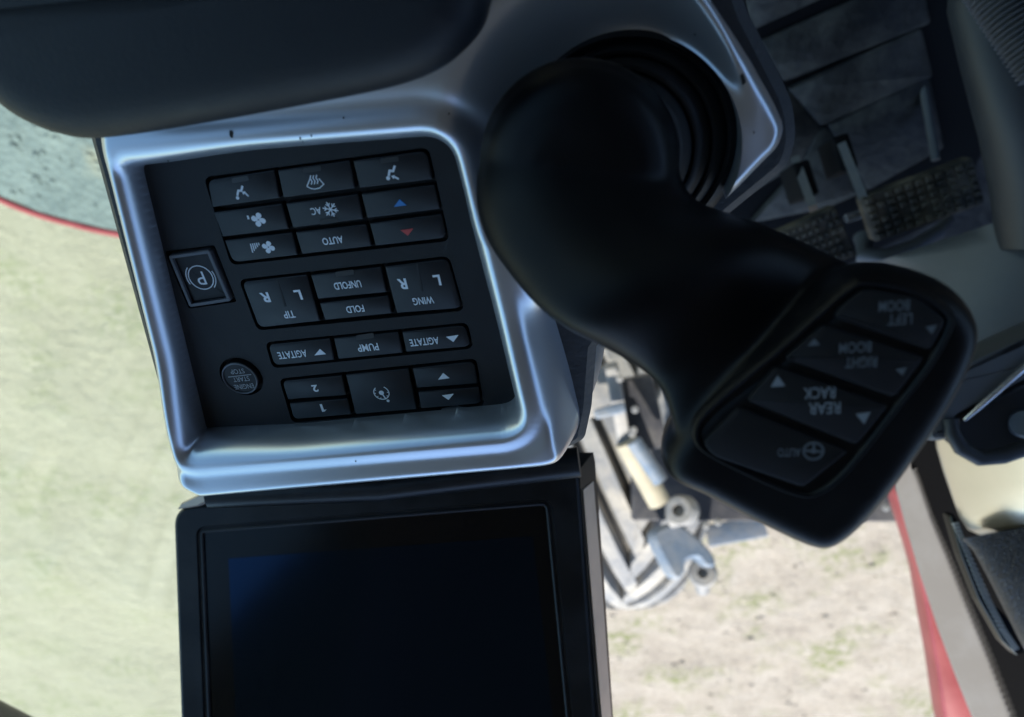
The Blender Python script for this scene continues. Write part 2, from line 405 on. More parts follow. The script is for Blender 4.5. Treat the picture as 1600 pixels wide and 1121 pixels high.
# ------------------------------------------------------------------ keypad panel with wells
pan = round_poly(KP.uvs([(176,252),(708,193),(822,642),(322,688)], 0), .008, 8)
groups = [[(318,277),(670,230),(703,377),(361,415)], [(373,437),(702,400),(726,486),(402,517)],
          [(414,535),(731,504),(740,545),(426,576)], [(436,592),(745,560),(757,635),(456,661)]]
holes = [round_poly(KP.uvs(g, 0), .0032, 6) for g in groups]
holes.append(round_poly(KP.uvs([(257,393),(335,383),(370,472),(295,483)], 0), .0012, 4))
EC = KP.uv(377, 589, 0); ER = .0098
holes.append([(EC[0]+ER*math.cos(a), EC[1]+ER*math.sin(a)) for a in [k*math.pi/24 for k in range(48)]])
def plate(pl, outl, hls, h, depth):
    polys = [outl]+hls; tri = tessellate_polygon([[Vector((*p, 0)) for p in q] for q in polys])
    flat = [p for q in polys for p in q]; n = len(flat)
    V = [pl.at(p, h) for p in flat]; Fc = [tuple(t) for t in tri]
    hi = inset
    k = 0
    for q in polys:
        m = len(q); base = len(V); V += [pl.at(p, h-depth) for p in q]
        Fc += [(k+i, k+(i+1) % m, base+(i+1) % m, base+i) for i in range(m)]; k += m
    return V, Fc
mb = MB(); mb.add(*plate(KP, pan, holes, 0, .004))
mb.build('keypad_panel', M['panel'], console, 30)
wl = MB(); wl.add(*solid(KP, inset(pan, -.001), [(0,-.006), (0,-.0035)])); wl.build('keypad_base', M['well'], console)

# ------------------------------------------------------------------ printed legends
def px2m(pl, px, py, h=0):
    a = Vector(pl.uv(px-10, py, h)); b = Vector(pl.uv(px+10, py, h)); return (b-a).length/20
def flat(pl, polys, h, t=.00012):          # polys in plane coordinates, printed 0.12 mm thick
    m = MB()
    for q in polys: m.add(*solid(pl, q, [(0, h-.0001), (0, h+t)]))
    return m
def circ(c, r, n=20, ry=None): return [(c[0]+r*math.cos(2*math.pi*k/n), c[1]+(ry or r)*math.sin(2*math.pi*k/n)) for k in range(n)]
def stroke(pts, wd_):                       # a thin ribbon of quads (list of polygons)
    out = []
    for a, b in zip(pts[:-1], pts[1:]):
        a = Vector(a); b = Vector(b); d = (b-a)
        if d.length < 1e-9: continue
        d.normalize(); n = Vector((-d.y, d.x))*wd_/2; a = a-d*wd_*.3; b = b+d*wd_*.3
        out.append([tuple(a+n), tuple(b+n), tuple(b-n), tuple(a-n)])
    return out
def text(pl, s, px, py, cap, width, h, parent, material, bold=0., name='legend', ux=None, uy=None):
    cu = D.curves.new('t', 'FONT'); cu.body = s; cu.size = 1; cu.align_x = 'CENTER'; cu.fill_mode = 'FRONT'; cu.offset = bold; cu.resolution_u = 3
    o = D.objects.new('t', cu); COL.objects.link(o)
    dg = bpy.context.evaluated_depsgraph_get(); dg.update()
    me = D.meshes.new_from_object(o.evaluated_get(dg)); COL.objects.unlink(o); D.objects.remove(o); D.curves.remove(cu)
    xs = [v.co.x for v in me.vertices]; ys = [v.co.y for v in me.vertices]
    k = px2m(pl, px, py, h); sx = width*k/(max(xs)-min(xs)); sy = cap*abs(pl.uv(px, py+10, h)[1]-pl.uv(px, py-10, h)[1])/20/(max(ys)-min(ys))
    mx, my = (max(xs)+min(xs))/2, (max(ys)+min(ys))/2
    c = pl.at(pl.uv(px, py, h), h+.00012); ux = ux or -pl.u; uy = uy or pl.v
    V = [c+ux*((v.co.x-mx)*sx)+uy*((v.co.y-my)*sy) for v in me.vertices]
    Fc = [tuple(p.vertices) for p in me.polygons]; D.meshes.remove(me)
    return mesh(name, V, Fc, material, parent, smooth=False)

BH = .0003
def button(pts, rads=None, parent=console, h=BH, pl=KP, m='button', shrink=.00035, label=None):
    uv = pl.uvs(pts, h); rads = rads or [.0004]*4
    def rg(d): return round_poly(inset(uv, d+shrink), [max(r-d, .00015) for r in rads], 5)
    b = mesh('button', *rings([[pl.at(p, hh) for p in rg(d)] for d, hh in ((0, h-.0034), (0, h-.0006), (.00012, h-.0002), (.0005, h))]), M[m], parent, 30)
    if label: b['label'] = label
    return b
R_ = .003; r_ = .0004
q = {}
q['face'] = button([(322,281),(429,264),(439,311),(331,326)], [R_,r_,r_,r_])
q['frost'] = button([(432,265),(547,249),(557,296),(442,311)])
q['feet'] = button([(550,250),(667,234),(678,282),(561,296)], [r_,R_,r_,r_])
q['fan_lo'] = button([(332,331),(441,317),(453,359),(347,372)])
q['ac'] = button([(445,317),(560,302),(570,344),(457,358)])
q['cool'] = button([(563,302),(680,287),(690,328),(573,343)])
q['fan_hi'] = button([(349,375),(457,362),(467,400),(363,412)], [r_,r_,r_,R_])
q['auto'] = button([(460,362),(573,349),(583,386),(471,399)])
q['heat'] = button([(576,348),(691,333),(700,373),(586,386)], [r_,r_,R_,r_])
q['tip'] = button([(376,440),(480,428),(502,503),(404,514)], [R_,r_,r_,R_])
q['unfold'] = button([(484,429),(596,416),(606,458),(496,469)])
q['fold'] = button([(498,473),(607,461),(614,491),(507,502)])
q['wing'] = button([(600,416),(701,403),(723,483),(619,491)], [r_,R_,R_,r_])
q['agi1'] = button([(417,538),(516,528),(524,564),(428,573)], [R_,r_,r_,R_])
q['pump'] = button([(520,528),(623,518),(631,553),(528,563)])
q['agi2'] = button([(627,518),(728,507),(737,543),(634,552)], [r_,R_,R_,r_])
q['two'] = button([(439,595),(535,586),(543,619),(449,626)], [R_,r_,r_,r_])
q['one'] = button([(451,630),(544,622),(551,649),(458,657)], [r_,r_,r_,R_])
q['dial'] = button([(539,585),(639,575),(653,641),(555,649)])
q['up'] = button([(643,575),(742,564),(748,601),(651,608)], [r_,R_,r_,r_])
q['down'] = button([(652,612),(749,604),(754,632),(657,640)], [r_,r_,R_,r_])
for k, l in dict(face='button with seated figure and arrow to the face', frost='button with curved windscreen and heat waves', feet='button with seated figure and arrow to the feet',
        fan_lo='button with fan and one short bar', fan_hi='button with fan and five bars', ac='button with snowflake and AC', cool='button with blue triangle', heat='button with red triangle',
        auto='button lettered AUTO', tip='split button lettered TIP, R and L', wing='split button lettered WING, R and L', unfold='button lettered UNFOLD', fold='button lettered FOLD',
        agi1='AGITATE button with triangle pointing to the screen edge', pump='button lettered PUMP', agi2='AGITATE button nearest the joystick', two='button numbered 2', one='button numbered 1',
        dial='button with speed dial', up='plain triangle button next to PUMP row', down='lowest button with a plain triangle').items(): q[k]['label'] = l
H1 = BH
def T(k, s, px, py, cap, wd_, bold=.013, m='legend'): return text(KP, s, px, py, cap, wd_, H1, q[k], M[m], bold)
T('auto', 'AUTO', 520, 376, 11.5, 33); T('ac', 'AC', 494, 330, 11.5, 16.5)
T('unfold', 'UNFOLD', 543, 445.5, 11.5, 43); T('fold', 'FOLD', 555, 483, 11, 28)
T('wing', 'WING', 661.5, 470, 11.5, 33); T('wing', 'R', 629, 444, 17, 14, .03); T('wing', 'L', 683, 438, 17, 11, .03)
T('tip', 'TIP', 452, 491.5, 11.5, 18); T('tip', 'R', 414.5, 465, 16, 14, .03); T('tip', 'L', 466, 461, 16, 11, .03)
T('agi1', 'AGITATE', 457, 554, 11.5, 46); T('agi2', 'AGITATE', 663, 534, 11.5, 46); T('pump', 'PUMP', 575, 543, 11.5, 33)
T('two', '2', 492.5, 607, 11, 9, .03); icon_one = True
def icon(k, polys, m='legend', pl=KP, h=H1, name='legend'): return flat(pl, polys, h).build(name, M[m], q[k] if isinstance(k, str) else k, smooth=False)
def U(*pts): return [KP.uv(x, y, H1) for x, y in pts]
def tri(k, a, b, c, m='legend'): icon(k, [U(a, b, c)], m)
tri('cool', (624.5,311.5), (635.5,321), (615.5,323.5), 'blue'); tri('heat', (626,360), (646,357), (637.5,368.5), 'red_print')
tri('agi1', (500,545.5), (509.5,553.5), (491.5,555.5)); tri('agi2', (697,526.5), (716.5,523.5), (708.5,534.5))
tri('up', (692.5,583), (702.5,591), (684.5,593.5)); tri('down', (690.5,618), (709,615.5), (701,625))
S = px2m(KP, 500, 400)
def fan(c, r):
    o = []
    for k in range(4):
        a = k*math.pi/2+.55; ca, sa = math.cos(a), math.sin(a)
        blade = [(.08,-.1),(.35,-.42),(.72,-.5),(1.0,-.28),(1.0,.05),(.8,.28),(.5,.26),(.2,.12)]
        blade = spline(blade, 3)
        o.append([(c[0]+r*(x*ca-y*sa), c[1]+r*(x*sa+y*ca)) for x, y in blade])
    return o
icon('fan_lo', fan(KP.uv(404,343.5,H1), 10.5*S)+stroke(U((387.2,338),(388.5,342)), 2.6*S))
icon('fan_hi', fan(KP.uv(419.5,386.5,H1), 9.5*S)+sum([stroke(U((391.5+i*3.1, 381.5-i*.4),(395+i*2.5, 394.5-i*2.9)), 1.5*S) for i in range(5)], []))
icon('face', [circ(KP.uv(371.3,309.5,H1), 2.6*S, 14)]+stroke(U((371.2,305),(372.5,298),(377.2,298.5),(378.7,291.5)), 3*S)+stroke(U((388,306.5),(381.5,300)), 2.4*S)+[U((378.5,300),(384,299.5),(380.5,304.5))])
icon('feet', [circ(KP.uv(606.5,278.8,H1), 2.8*S, 14)]+stroke(U((607.6,274.5),(608.6,267),(614.4,267.6),(616.6,260)), 3*S)+stroke(U((622.5,279.5),(616,276.5)), 2.6*S)+[U((611,275.5),(617,273.5),(615.5,280))])
icon('frost', stroke(U((484.5,279.5),(479.8,291.5),(485.5,294.6),(492,295.6),(499.5,294),(506,288),(498.5,279.5)), 1.4*S)
     +sum([stroke(U((485.5+i*4.6,274.8-i*.4),(484.6+i*4.6,279-i*.4),(487.6+i*4.6,283.5-i*.4),(486.8+i*4.6,288-i*.4)), 1.5*S) for i in range(3)], []))
def flake(c, r):
    o = []
    for k in range(6):
        a = k*math.pi/3+.3; d = Vector((math.cos(a), math.sin(a))); c_ = Vector(c)
        o += stroke([c_, c_+d*r], 1.5*S)
        for s in (-1, 1):
            e = Vector((math.cos(a+s*.75), math.sin(a+s*.75))); p = c_+d*r*.5; o += stroke([p, p+e*r*.38], 1.3*S)
    return o
icon('ac', flake(KP.uv(516.5,327.5,H1), 11*S))
def arc(c, r, a0, a1, wd_, n=14): return stroke([(c[0]+r*math.cos(a0+(a1-a0)*k/n), c[1]+r*math.sin(a0+(a1-a0)*k/n)) for k in range(n+1)], wd_)
icon('one', [U((499.5,632),(502.8,631.6),(507.2,643.2),(503.6,643.6)), U((504.6,643.2),(507.2,643.2),(510.2,640.2),(506.2,640.6))])
c = KP.uv(596, 614, H1)
ic = arc(c, 13*S, math.radians(38), math.radians(232), 1.5*S, 20)+arc(c, 13*S, math.radians(-55), math.radians(30), 1.5*S)+[circ(c, 4.3*S)]+stroke([c, KP.uv(603,623.5,H1)], 2*S)
for a in (0, 40, 140, 180, 215, 110): ic += stroke([(c[0]+r*S*math.cos(math.radians(a)), c[1]+r*S*math.sin(math.radians(a))) for r in (10.2, 12.5)], 1.2*S)
icon('dial', ic+[circ(KP.uv(606.5,626.5,H1), 2.9*S, 5)])
for k, g in (('tip', [(430.5,436.5),(433.5,436),(447.5,478.5),(444.5,479.5)]), ('wing', [(649.5,412.5),(652.5,412),(661.5,454.5),(658.5,455.5)])):
    icon(k, [U(*g)], 'well', name='slit')
for k, x, y, wd_ in (('face',375,281,26),('frost',487,265.5,28),('feet',608,250.5,28),('unfold',538,427.5,28),('pump',570,526.5,27),('ac',513,346,28)):
    icon(k, [round_poly(U((x-wd_/2,y-2.2),(x+wd_/2,y-6.2),(x+wd_/2+1,y+1.6),(x-wd_/2+1,y+5.6)), .0005, 3)], 'lens', name='indicator_lens')
# ------------------------------------------------------------------ parking brake switch and engine button
def frame_part(pl, outl, inn, h0, h1):
    o2 = inset(outl, .0003); r = [[pl.at(p, h0) for p in outl], [pl.at(p, h1-.0003) for p in outl], [pl.at(p, h1) for p in o2], [pl.at(p, h1) for p in inn], [pl.at(p, h0) for p in inn]]
    return rings(r, True, False, False)
so_ = round_poly(KP.uvs([(262,400),(327,391),(361,471),(296,481)], .0012), .0012, 4)
si_ = inset(so_, .0014)
sw = mesh('parking_brake_switch', *frame_part(KP, so_, si_, -.004, .0012), M['rim'], console, 30)
rk = mesh('rocker', *solid(KP, inset(so_, .0016), [(0,-.004), (0,-.0006), (.0004,-.0002)]), M['button'], sw, 30)
c = KP.uv(314, 434, -.0002)
flat(KP, arc(c, 20*S, 0, 2*math.pi, 1.6*S, 36)+arc(c, 24*S, math.radians(-20), math.radians(50), 1.5*S)+arc(c, 24*S, math.radians(160), math.radians(230), 1.5*S), -.0002).build('brake_symbol', M['legend'], sw, smooth=False)
text(KP, 'P', 314, 435, 21, 13, -.0002, sw, M['legend'], 0, 'legend')
eb_o = KP.at(EC, -.003)
eb = mesh('engine_button', *lathe(eb_o, KP.n, [(.0001,0),(.0082,0),(.0082,.0042),(.0079,.0045),(.0074,.0045),(.0071,.0041),(.0068,.0041),(.0001,.0042)], 48), M['button'], console, 30)
mesh('button_ring', *lathe(eb_o, KP.n, [(.0076,.003),(.0081,.0046),(.0078,.00485),(.0074,.0047),(.0072,.0035)], 48), M['rim'], eb, 40)
for s, x, y, cap, wd_ in (('STOP',371,580.5,7.5,22),('START',377,592.5,7.5,26),('ENGINE',381.5,604,7.5,31)):
    text(KP, s, x, y, cap, wd_, .00125, eb, M['legend_dim'], 0, 'legend')
flat(KP, stroke([KP.uv(357,589.5,.0013), KP.uv(392,585.5,.0013)], 1.2*S), .00125).build('legend_line', M['legend_dim'], eb, smooth=False)

# ------------------------------------------------------------------ armrest
AR = Plane(KP.at((0,0), .047), KP.u, KP.v)
ol = spline([(-110,40),(-60,105),(0,163),(42,192),(98,214),(160,219),(300,199),(500,163),(620,137),(690,108),(735,66),(753,24),(758,-30),(757,-160),(500,-230),(100,-230),(-110,-160)], 6)
arm = thing('armrest_pad', 'black padded armrest with rounded corner overlapping the silver console frame', 'armrest', AR.hit(350, 50, -.04))
au = AR.uvs(ol, -.008)
pf = [(.010,-.030), (.003,-.0275), (0,-.022), (0,-.012)]+[(.013*(1-math.cos(t)), -.012+.012*math.sin(t)) for t in [math.pi/2*k/6 for k in range(1, 7)]]+[(.0165,.0002)]
mesh('pad', *solid(AR, au, pf), M['pad'], arm, 50)
mesh('support', *solid(AR, inset(au, .022), [(0,-.0415), (0,-.029)]), M['skirt'], arm)

# ------------------------------------------------------------------ joystick
joy = thing('joystick', 'black joystick handle leaning out of a round rubber boot, blurred rocker buttons on top', 'joystick', KP.at(HC, -.01))
JA = (P(905, 262, .218)-KP.at(HC, 0)); JH = JA.length; JA = JA.normalized()
b0 = KP.at(HC, -.012); rs = []
def lean(h): return KP.at(HC, 0)+ (P(905, 262, .218)-KP.at(HC, 0))*max(0, h/JH)
prof = [(.050,-.010),(.0475,-.001),(.0455,.0015),(.0440,.003),(.0430,.001),(.0415,.0005),(.0405,.004),(.0392,.0055),(.0378,.0052),(.0372,.003),(.0366,.0035),(.0362,.009),(.0350,.011),(.0335,.011),(.0328,.008),(.0322,.009),(.0318,.016),(.0308,.0175),(.029,.0175),(.028,.022),(.028,.03)]
n = 64; rs = []
for r, h in prof:
    r *= .79
    cc = lean(h)+ (KP.n*h if h < 0 else Vector((0,0,0)))
    rs.append([cc+KP.u*(r*math.cos(2*math.pi*k/n))+KP.v*(r*math.sin(2*math.pi*k/n)) for k in range(n)])
mesh('rubber_boot', *rings(rs), M['rubber'], joy, 50)
# grip: bulb, neck and head in one mesh
HP = Plane(P(1290, 625, .192), RT*.95-DN*.05-FW*.22+DN*.0, DN*.94+FW*.32)
g = MB()
bc = P(902, 266, .214); bn = (KP.n*.8+(CAM-bc).normalized()*.5).normalized()
g.add(*lathe(bc-bn*.010, bn, [(.024,-.016),(.0295,-.008),(.0308,-.002),(.0312,0),(.0310,.0025),(.0302,.0036),(.0295,.004),(.0285,.0068),(.0255,.0100),(.0205,.0125),(.0140,.0143),(.007,.0151),(.0005,.0153)], 64))
NLp = [(838,128),(772,190),(748,262),(746,325),(765,380),(795,425),(832,470),(880,513),(930,546),(975,580),(1006,615),(1020,650),(1030,690)]
NRp = [(905,100),(985,128),(1030,180),(1055,235),(1066,285),(1092,316),(1140,334),(1200,352),(1260,372),(1320,392),(1370,410),(1405,424),(1425,432)]
NZ = [.222,.224,.2255,.225,.2235,.221,.217,.212,.209,.206,.203,.201,.200]; NT = [.008,.013,.016,.0175,.0185,.019,.019,.019,.020,.017,.013,.010,.008]
def cr(L, t):
    i = min(int(t), len(L)-2); f_ = t-i; g_ = lambda k: Vector(L[max(0, min(len(L)-1, k))]) if isinstance(L[0], tuple) else L[max(0, min(len(L)-1, k))]
    a, b, c_, d_ = g_(i-1), g_(i), g_(i+1), g_(i+2)
    return .5*((2*b)+(c_-a)*f_+(2*a-5*b+4*c_-d_)*f_*f_+(3*b-a-3*c_+d_)*f_**3)
rs = []
for k in range(49):
    t = k/4; l, r_2, z, th = cr(NLp, t), cr(NRp, t), cr(NZ, t), cr(NT, t)
    a, b = P(l[0], l[1], z), P(r_2[0], r_2[1], z); c0 = (a+b)/2; ww = (b-a)/2; dd = (CAM-c0).normalized()
    if t > 6:                       # dive under the head
        e = min(1, (t-6)/4); e = e*e*(3-2*e); m_ = (l+r_2)/2
        hp = HP.hit(m_[0], m_[1], -.012)
        c1 = hp-dd*th; k2 = (c1-CAM).length/(c0-CAM).length; c0 = c0.lerp(CAM+(c0-CAM)*k2, e); ww = ww*(1+(k2-1)*e)*(1-.12*e)
    rs.append([c0+ww*math.copysign(abs(math.cos(u))**.9, math.cos(u))+dd*(th*math.copysign(abs(math.sin(u))**.9, math.sin(u))) for u in [2*math.pi*q_/48 for q_ in range(48)]])
g.add(*rings(rs))
head = spline([(1032,722),(1046,680),(1100,612),(1200,535),(1300,448),(1370,424),(1430,430),(1490,452),(1524,484),(1537,520),(1528,560),(1495,628),(1440,712),(1388,782),(1340,834),(1298,860),(1258,856),(1180,820),(1100,778),(1050,754)], 5)
hu = HP.uvs(head, -.006)
g.add(*solid(HP, hu, [(.016,-.038), (.006,-.033), (.0015,-.026), (0,-.018), (0,-.012), (.0008,-.007), (.0025,-.003), (.005,-.0008), (.008,0), (.0095,-.0002)]))
gt = g.build('grip_raw', M['grip'], None, 55)
rmod = gt.modifiers.new('r', 'REMESH'); rmod.mode = 'VOXEL'; rmod.voxel_size = .0011
smod = gt.modifiers.new('s', 'SMOOTH'); smod.factor = .5; smod.iterations = 14
dgp = bpy.context.evaluated_depsgraph_get(); dgp.update()
gme = D.meshes.new_from_object(gt.evaluated_get(dgp)); D.objects.remove(gt)
gme.polygons.foreach_set('use_smooth', [True]*len(gme.polygons)); gme.materials.clear(); gme.materials.append(M['grip'])
link(D.objects.new('grip', gme), joy)
face = spline([(1083,672),(1110,632),(1220,540),(1320,452),(1362,438),(1430,452),(1484,484),(1492,510),(1460,572),(1400,650),(1330,738),(1282,776),(1240,776),(1160,742),(1095,706)], 5)
fu = HP.uvs(face, .001)
fo = inset(fu, 0); fi = inset(fu, .0022)
mesh('button_surround', *rings([[HP.at(p, h) for p in inset(fu, d)] for d, h in ((-.0006,-.002),(0,.0004),(.0006,.0010),(.0013,.0009),(.0018,.0003),(.0022,-.0008))], True, False, True), M['grip'], joy, 50)
def rocker(pts, label):
    uv = inset(resample(round_poly(HP.uvs(pts, .0014), .0022, 5), .003), .0004)
    b = mesh('button', *solid(HP, uv, [(0,-.001), (0,.0006), (.0003,.0011), (.0012,.0014)]), M['grip_button'], joy, 35); b['label'] = label; return b
JH1 = .0014
jb = [rocker([(1310,480),(1352,448),(1436,462),(1484,500),(1455,552),(1300,498)], 'rocker lettered LEFT BOOM'),
      rocker([(1288,504),(1450,558),(1400,626),(1220,562)], 'rocker lettered RIGHT BOOM'),
      rocker([(1212,570),(1394,634),(1340,700),(1162,628)], 'rocker lettered REAR RACK'),
      rocker([(1154,634),(1332,706),(1256,766),(1112,716),(1094,692)], 'rocker lettered AUTO with steering wheel')]
hx = (-HP.u); hy = HP.v
M['legend_faint'] = mat('dimmed legend print', (.065,.075,.088), .6)  # print colour dimmed in place of stronger lens blur
M['legend_mid'] = mat('slightly dimmed legend print', (.13,.145,.165), .6)  # dimmed less, also in place of lens blur
def JT(b, s, x, y, cap, wd_, m='legend_mid'): text(HP, s, x, y, cap, wd_, JH1, b, M[m], .012, 'legend', hx, hy)
JT(jb[0], 'LEFT', 1406, 499, 17, 38, 'legend_faint'); JT(jb[0], 'BOOM', 1397, 478, 17, 48, 'legend_faint')
JT(jb[1], 'RIGHT', 1345, 566, 17, 50, 'legend_faint'); JT(jb[1], 'BOOM', 1336, 543, 17, 50, 'legend_faint')
JT(jb[2], 'REAR', 1288, 638, 18, 50); JT(jb[2], 'RACK', 1280, 614, 18, 50)
JT(jb[3], 'AUTO', 1233, 707, 13, 36, 'legend_faint')
def ju(*p): return [HP.uv(x, y, JH1) for x, y in p]
def jt(b, pts, m): flat(HP, [ju(*pts)], JH1).build('legend', M[m], b, smooth=False)
jt(jb[0], [(1446,511),(1464,508),(1456,522)], 'legend_faint')
jt(jb[1], [(1272,529),(1281,539),(1262,541)], 'legend_faint'); jt(jb[1], [(1399,577),(1417,574),(1410,587)], 'legend_faint')
jt(jb[2], [(1215,587),(1227,603),(1204,605)], 'legend_mid'); jt(jb[2], [(1337,647),(1360,644),(1350,663)], 'legend_mid')
cw = HP.uv(1271, 705, JH1); SJ = px2m(HP, 1271, 705)
flat(HP, arc(cw, 15*SJ, 0, 2*math.pi, 4*SJ, 28)+[circ(cw, 4.5*SJ, 14)]+sum([stroke([cw, (cw[0]+14*SJ*math.cos(a), cw[1]+14*SJ*math.sin(a))], 3.5*SJ) for a in (.1, math.pi+.1, -1.5)], []), JH1).build('legend', M['legend_faint'], jb[3], smooth=False)

# ------------------------------------------------------------------ monitor
m0, m1, m2 = P(272, 795, .446), P(905, 712, .436), P(283, 1121, .438)
MP = Plane(m0, m1-m0, m2-m0)
mon = thing('touchscreen_monitor', 'black touchscreen monitor switched off, standing in front of the silver console', 'monitor', MP.hit(600, 1121, -.03))
mo = round_poly(MP.uvs([(270,794),(903,714),(940,1240),(288,1300)]), [.012,.006,.012,.012], 8)
inn = round_poly(MP.uvs([(306,824),(862,778),(902,1190),(322,1240)]), [.006,.008,.006,.006], 8)
mo2 = resample(mo, .004)
def ringplate(pl, outl, inn_, h):        # flat frame between two outlines
    tri_ = tessellate_polygon([[Vector((*p, 0)) for p in outl], [Vector((*p, 0)) for p in inn_]])
    return [pl.at(p, h) for p in outl+inn_], [tuple(t) for t in tri_]
mb = MB(); op = inset(mo, .0022)
mb.add(*rings([[MP.at(p, h) for p in inset(mo, d)] for d, h in ((.004,-.034),(0,-.030),(0,-.0022),(.0006,-.0007),(.0022,0))], True, True, False))
mb.add(*ringplate(MP, op, inn, 0))
mb.add(*rings([[MP.at(p, h) for p in inset(inn, d)] for d, h in ((0,0),(.0004,-.0012),(.0022,-.0014),(.0024,-.0004),(.0034,-.0002),(.0042,-.0008),(.0044,-.0026))], True, False, False))
mb.build('bezel', M['bezel'], mon, 35)
sc_ = mesh('screen', *solid(MP, inset(inn, .0043), [(0,-.005), (0,-.0020)]), M['screen'], mon, 30)
lc = MP.uvs([(357,873),(833,838),(868,1160),(372,1205)], -.0019)
mesh('display_area', *solid(MP, lc, [(0,-.0025), (0,-.00175)]), M['lcd'], mon, 30)
# side cheek: dark end, then an inlay coloured like reflected sunlit ground
def band(f0, f1, h0, h1, pts_n=1):
    return [[MP.hit(*a, h0), MP.hit(*b, h1)] for a, b in zip(f0, f1)]
fr_ = [(905,735),(907,760),(921,940),(936,1121),(945,1240)]; bk_ = [(927,707),(930,722),(944,910),(958,1121),(966,1240)]
v = []; ff = []
for a, b in zip(fr_, bk_): v += [MP.hit(*a, -.0015), MP.hit(*b, -.030), MP.hit(b[0]-60, b[1], -.032), MP.hit(a[0]-30, a[1], -.004)]
k = len(fr_)
for i in range(k-1):
    for j in range(4): ff.append((i*4+j, i*4+(j+1) % 4, (i+1)*4+(j+1) % 4, (i+1)*4+j))
ff += [(0,1,2,3), tuple((k-1)*4+j for j in range(4))]
sd = mesh('side_cheek', v, ff, M['bezel'], mon, 35)
v = []; ff = []
fi2 = [(909,766),(923,940),(938,1121),(947,1240)]; bi2 = [(925,752),(938,910),(953,1121),(961,1240)]
for a, b in zip(fi2, bi2):
    ha, hb = -.0015, -.024
    p, q_ = MP.hit(*a, -.0045), MP.hit(*b, -.0240); o_ = (MP.u*.8+MP.n*.6)*.0012
    v += [p+o_, q_+o_, q_-o_*2, p-o_*2]
k = len(fi2)
for i in range(k-1):
    for j in range(4): ff.append((i*4+j, i*4+(j+1) % 4, (i+1)*4+(j+1) % 4, (i+1)*4+j))
ff += [(0,1,2,3), tuple((k-1)*4+j for j in range(4))]
mesh('side_inlay', v, ff, M['strip'], sd, 35)
# hinge bar and bracket between console and monitor
hb = [P(330, 772, .42), P(600, 760, .41), P(905, 722, .395)]
mesh('hinge_bar', *tube(hb, .0085, 14), M['bezel'], mon, 50)
br = Plane(P(320, 780, .44), m1-m0, m2-m0)
mesh('bracket', *solid(br, br.uvs([(275,797),(282,786),(312,772),(352,768),(330,782),(308,792)]), [(0,-.02), (0,-.002), (.001,0)]), M['strip'], mon, 35)
mesh('monitor_arm', *tube([MP.hit(600, 1000, -.035), MP.hit(620, 1000, -.12), MP.hit(640, 1000, -.2)], .02, 14), M['skirt'], mon, 50)

# ------------------------------------------------------------------ cab floor, pedals
FZ = 1.70
FPl = Plane(Vector((0, 0, FZ)), Vector((-1,0,0)), Vector((0,1,0)))
fl = abox('cab_floor', (-1.15,-.95,FZ-.06), (.29,.47,FZ), M['floor']); tag(fl, kind='structure')
fl2 = abox('cab_floor', (-1.15,.4705,FZ-.06), (-.30,.75,FZ-.002), M['floor']); tag(fl2, kind='structure')
def fstrip(pts, wd_, hgt=.003, z=FZ):
    v = []; m = MB()
    P3 = [PZ(x, y, z) for x, y in pts]
    for a, b in zip(P3[:-1], P3[1:]):
        d = (b-a).normalized(); nn = Vector((-d.y, d.x, 0))*wd_/2
        m.add(*box((a+b)/2+Vector((0,0,hgt/2)), d*((b-a).length/2), nn, Vector((0,0,hgt/2))))
    return m
# raised ribs and grooves of the floor mat
mt = thing('floor_mat', 'dark scuffed rubber floor mat with panel seams under the pedals', 'floor mat', Vector((-.45,.1,FZ)))
mouts = [PZ(x, y, FZ) for x, y in ((1000,-60),(1480,-60),(1535,215),(1420,330),(1200,420),(1000,480))]
mo3 = [(FPl.uv(x, y)) for x, y in ((960,-120),(1470,-120),(1478,30),(1534,225),(1490,330),(1300,420),(1020,440))]
tiles = [[(1180,40),(1452,-85),(1440,-140),(1150,-140)], [(1195,68),(1432,-36),(1449,33),(1228,122)], [(1240,140),(1436,52),(1452,118),(1285,192)],
         [(1300,196),(1449,128),(1470,230),(1358,292)], [(1150,92),(1184,74),(1218,128),(1190,175),(1130,160)], [(1232,150),(1276,200),(1250,250),(1170,300),(1120,240)],
         [(1280,208),(1290,204),(1350,296),(1290,322),(1180,345),(1258,258)]]
base = mesh('mat_base', *solid(FPl, mo3, [(0,.001), (0,.006), (.002,.008)]), M['groove'], mt)
for t in tiles:
    uv = resample(round_poly(inset(FPl.uvs(t, .013), -.004), .005, 3), .03)
    mesh('mat_panel', *solid(FPl, uv, [(0,.006), (0,.0115), (.0025,.0135)]), M['floor'], mt, 40)
